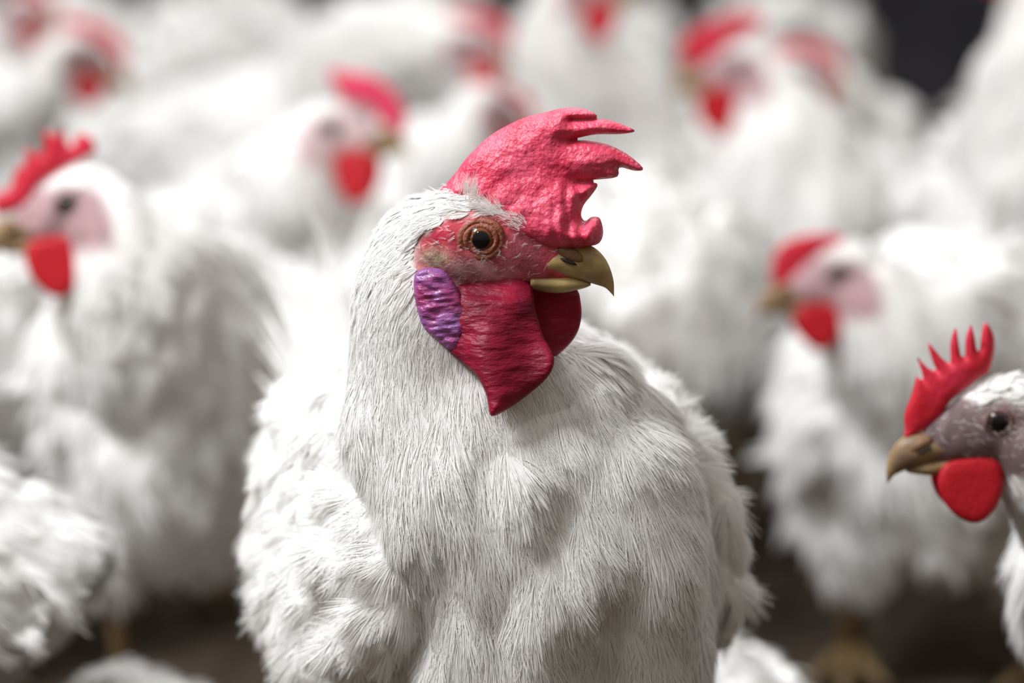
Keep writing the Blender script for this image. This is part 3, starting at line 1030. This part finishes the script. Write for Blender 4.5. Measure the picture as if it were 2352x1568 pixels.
# ------------------------------------------------------------------ the flock
ROOSTER_TORSO = [(0.118, 0.0, 0.030, 0.040), (0.108, 0.0, 0.058, 0.066), (0.085, 0.0, 0.079, 0.088), (0.05, 0.0, 0.092, 0.100), (0.0, 0.0, 0.098, 0.104),
                 (-0.06, 0.0, 0.098, 0.098), (-0.12, 0.006, 0.088, 0.086), (-0.165, 0.016, 0.066, 0.065), (-0.20, 0.03, 0.042, 0.040),
                 (-0.222, 0.042, 0.018, 0.016)]
rc = at(1175, 1350, 1.41)
FL = 'white hens crowded around the rooster'


FLOCK = []
FLOCK.append(dict(name='rooster', label='large white rooster in sharp focus with big red comb, dark red wattles and purple earlobe', cat='rooster',
          rooster=True, seed=1, w=0.0, yaw=-68, root=(rc.x, rc.y), tpitch=9, dz=0.034, fat=0.80, torso=ROOSTER_TORSO, det=3,
          head=(1112, 540, 1.30), hyaw=-7, hpitch=0, near=-1,
          neck=[(1050, 560, 1.312, 0.018), (1005, 580, 1.317, 0.027), (995, 690, 1.325, 0.035), (1035, 820, 1.335, 0.043), (1100, 980, 1.342, 0.055),
                (1170, 1150, 1.352, 0.068), (1200, 1330, 1.38, 0.076)]))



def hen(label, **k):
    k.setdefault('name', 'hen')
    k.setdefault('det', 0)
    k['seed'] = hen.n = hen.n + 7
    k['label'] = label
    k.setdefault('group', FL)
    k.setdefault('hpitch', 0)
    FLOCK.append(k)


hen.n = 20
# --- hens whose heads the photograph shows
hen('white hen left of the rooster facing left, spiky red comb reaching the left edge', head=(160, 462, 1.74), hyaw=184, hpitch=-12, yaw=-112,
    det=1, comb_px=[(-5, 490), (60, 470), (90, 425), (150, 385), (200, 360), (222, 345), (215, 318), (185, 306), (170, 335), (157, 328), (150, 286), (138, 312), (103, 298), (108, 332), (90, 358), (64, 333), (62, 377), (40, 387), (25, 430), (-12, 450)],
    rpx=(470, 1.88), w=0.0, fat=0.74, near=1, hs=0.97, wat=1.15, nf=1.25)
hen('white hen behind the rooster facing right with pink comb and pink wattles', head=(770, 290, 2.2), hyaw=-12, hpitch=2, yaw=-75,
    det=1, comb_px=[(790, 228), (850, 243), (880, 280), (932, 303), (936, 260), (920, 223), (895, 193), (850, 168), (800, 165), (758, 158), (757, 176), (775, 207)],
    combmat=M_PINKCOMB, face=(212, 186, 188), rpx=(640, 2.33), w=0.3, hs=0.97, wat=1.3, nf=1.25)
hen('white hen right of the rooster facing left, low rounded comb and neck held low', head=(1920, 625, 1.95), hyaw=184, hpitch=-8, yaw=-100,
    det=1, comb_px=[(1780, 658), (1835, 643), (1855, 603), (1900, 580), (1962, 577), (1940, 545), (1880, 534), (1830, 543), (1790, 563), (1771, 600), (1771, 640)],
    rpx=(2190, 2.10), w=0.0, dz=-0.07, s=1.12, fat=0.85, near=1, hs=0.98, nf=1.25)
hen('hen with shade-toned face, nearest on the right edge with tall spiky comb and yellow beak', head=(2282, 957, 1.40), hyaw=183, hpitch=-8, yaw=175,
    det=2, comb_px=[(2080, 1008), (2150, 965), (2180, 920), (2215, 890), (2250, 862), (2268, 852), (2281, 800), (2275, 760), (2256, 737), (2248, 770), (2246, 797), (2238, 800), (2232, 770), (2222, 741), (2211, 775), (2211, 815), (2201, 812),
                    (2194, 775), (2187, 747), (2177, 785), (2178, 830), (2158, 818), (2127, 784), (2140, 830), (2150, 852), (2125, 840), (2103, 817), (2114, 850), (2118, 875), (2103, 862), (2095, 890), (2085, 920), (2075, 950), (2077, 985)],
    rpx=(2930, 1.46), w=0.0, near=1, hs=0.94, face=(112, 94, 95))  # face colour darkened to stand in for the shade on her head
hen('tall white hen at upper right facing left beside the dark gap', head=(1690, 150, 2.5), hyaw=188, hpitch=-2, yaw=-110,
    comb_px=[(1575, 152), (1640, 135), (1680, 95), (1740, 68), (1757, 38), (1720, 32), (1690, 27), (1650, 43), (1590, 68), (1558, 100), (1560, 138)],
    rpx=(1840, 2.62), w=0.0, dz=-0.03, near=1, hs=1.0, wat=1.25, nf=1.3, s=1.04)
hen('white hen facing right just behind the head of the tall upper right hen', head=(1840, 165, 2.85), hyaw=10, hpitch=-4, yaw=-85,
    rpx=(1760, 3.2), w=0.3)
hen('white hen with outstretched neck reaching right, above the comb of the rooster', head=(1085, 95, 2.9), hyaw=-15, hpitch=-8, yaw=-10,
    rpx=(720, 3.12), s=1.05, nd=(-0.95, 0, 0.1), nf=1.15, w=0.3)
hen('white hen with pale pink face half hidden just behind the comb of the rooster', head=(1130, 245, 2.55), hyaw=28, hpitch=-18, yaw=-60,
    rpx=(1000, 2.68), combh=0.5, w=0.3)
hen('bright white hen at top centre whose red wattle hangs at the upper edge', head=(1340, -40, 2.75), hyaw=-8, hpitch=0, yaw=-85,
    rpx=(1400, 2.86), s=1.08, wat=1.25, w=0.3)
hen('white hen in the top left corner with a dark red wattle', head=(62, 20, 3.15), hyaw=-40, hpitch=0, yaw=-70, rpx=(-60, 3.35), w=0.3)
hen('white hen in the top left with grey-pink face bent down to the right', head=(190, 120, 2.75), hyaw=15, hpitch=-22, yaw=25, rpx=(-220, 2.95),
    face=(150, 124, 122), w=0.3)
# --- hens seen as bodies only
hen('white hen side-on at the left edge, level back under the top left heads', rpx=(-330, 2.5), yaw=165, s=1.08, w=0.3)
hen('low white hen at the left edge beside the breast of the left hen', rpx=(-70, 2.2), yaw=55, dz=-0.02)
hen('fluffy white hen in the bottom left corner, rump towards the rooster', rpx=(-760, 1.58), yaw=170, dz=-0.03, det=2, tail=20, taillen=0.35, w=0.0)
hen('small white pullet crouching at the bottom edge left of the rooster', rpx=(270, 1.70), yaw=100, dz=-0.052, det=1, tail=5, taillen=0.5, w=None, s=0.5)
hen('small white pullet crouching at the bottom edge right of the rooster', rpx=(1610, 1.74), yaw=110, dz=-0.06, det=1, tail=5, taillen=0.5, w=None, s=0.55)
hen('white hen standing in the gap between the rooster and the right hen', rpx=(1610, 2.26), yaw=75)
hen('big white hen in the top right corner standing tall', head=(2330, -150, 2.4), hyaw=180, yaw=-120, rpx=(2500, 2.56), s=1.15, nf=1.3, w=0.0)
# --- far rows, up to the back wall
far = [(250, 3.62, 80), (720, 3.65, 100), (1120, 3.45, 80), (2440, 3.3, 100),
       (30, 4.15, 95), (450, 4.2, 80), (860, 4.2, 100), (1270, 4.1, 85), (2480, 3.95, 80),
       (230, 4.72, 85), (600, 4.76, 95), (970, 4.76, 80), (1340, 4.7, 100), (1680, 4.6, 90)]
for i_, (px_, d_, y_) in enumerate(far):
    hen('white hen turned away in the blurred rows at the back of the barn', rpx=(px_, d_), yaw=y_, group='far rows of white hens', s=1.06)


def settle():
    """birds stand shoulder to shoulder on the floor: push bodies that run into each other apart"""
    P, R_, U = [], [], []
    for k in FLOCK:
        if 'root' not in k:
            q = at(k['rpx'][0], 784, k['rpx'][1])
            k['root'] = (q.x, q.y)
        P.append(np.array(k['root'], float))
        a = math.radians(k['yaw'])
        U.append(np.array((math.cos(a), math.sin(a))))
        R_.append(k.get('s', 1.0))
    P0 = [p.copy() for p in P]
    CAP = ((-0.29, 0.045), (-0.20, 0.09), (-0.10, 0.122), (-0.02, 0.130), (0.06, 0.120))
    for it in range(220):
        for i in range(len(P)):
            for j in range(i):
                if np.linalg.norm(P[i] - P[j]) > 0.62 or FLOCK[i].get('w', 1) is None or FLOCK[j].get('w', 1) is None:
                    continue
                best = None
                for oi, ri in CAP:
                    for oj, rj in CAP:
                        d = (P[i] + U[i] * oi * R_[i]) - (P[j] + U[j] * oj * R_[j])
                        gap = np.linalg.norm(d) - (ri * R_[i] + rj * R_[j])
                        if best is None or gap < best[0]:
                            best = (gap, d)
                gap, d = best
                if gap < 0:
                    n = d / (np.linalg.norm(d) + 1e-9)
                    if FLOCK[i].get('w', 1.0) + FLOCK[j].get('w', 1.0) == 0:
                        continue
                    wi, wj = FLOCK[i].get('w', 1.0), FLOCK[j].get('w', 1.0)
                    P[i] += n * -gap * 0.5 * wi / (wi + wj + 1e-9)
                    P[j] -= n * -gap * 0.5 * wj / (wi + wj + 1e-9)
        for i in range(len(P)):
            P[i] += (P0[i] - P[i]) * 0.02 * (1 - min(1, it / 120))
    for k, p in zip(FLOCK, P):
        p[0] = min(max(p[0], -2.2), 2.2)
        p[1] = min(p[1], 6.1)
        k['root'] = (p[0], p[1])


settle()
for k in FLOCK:
    bird(k)
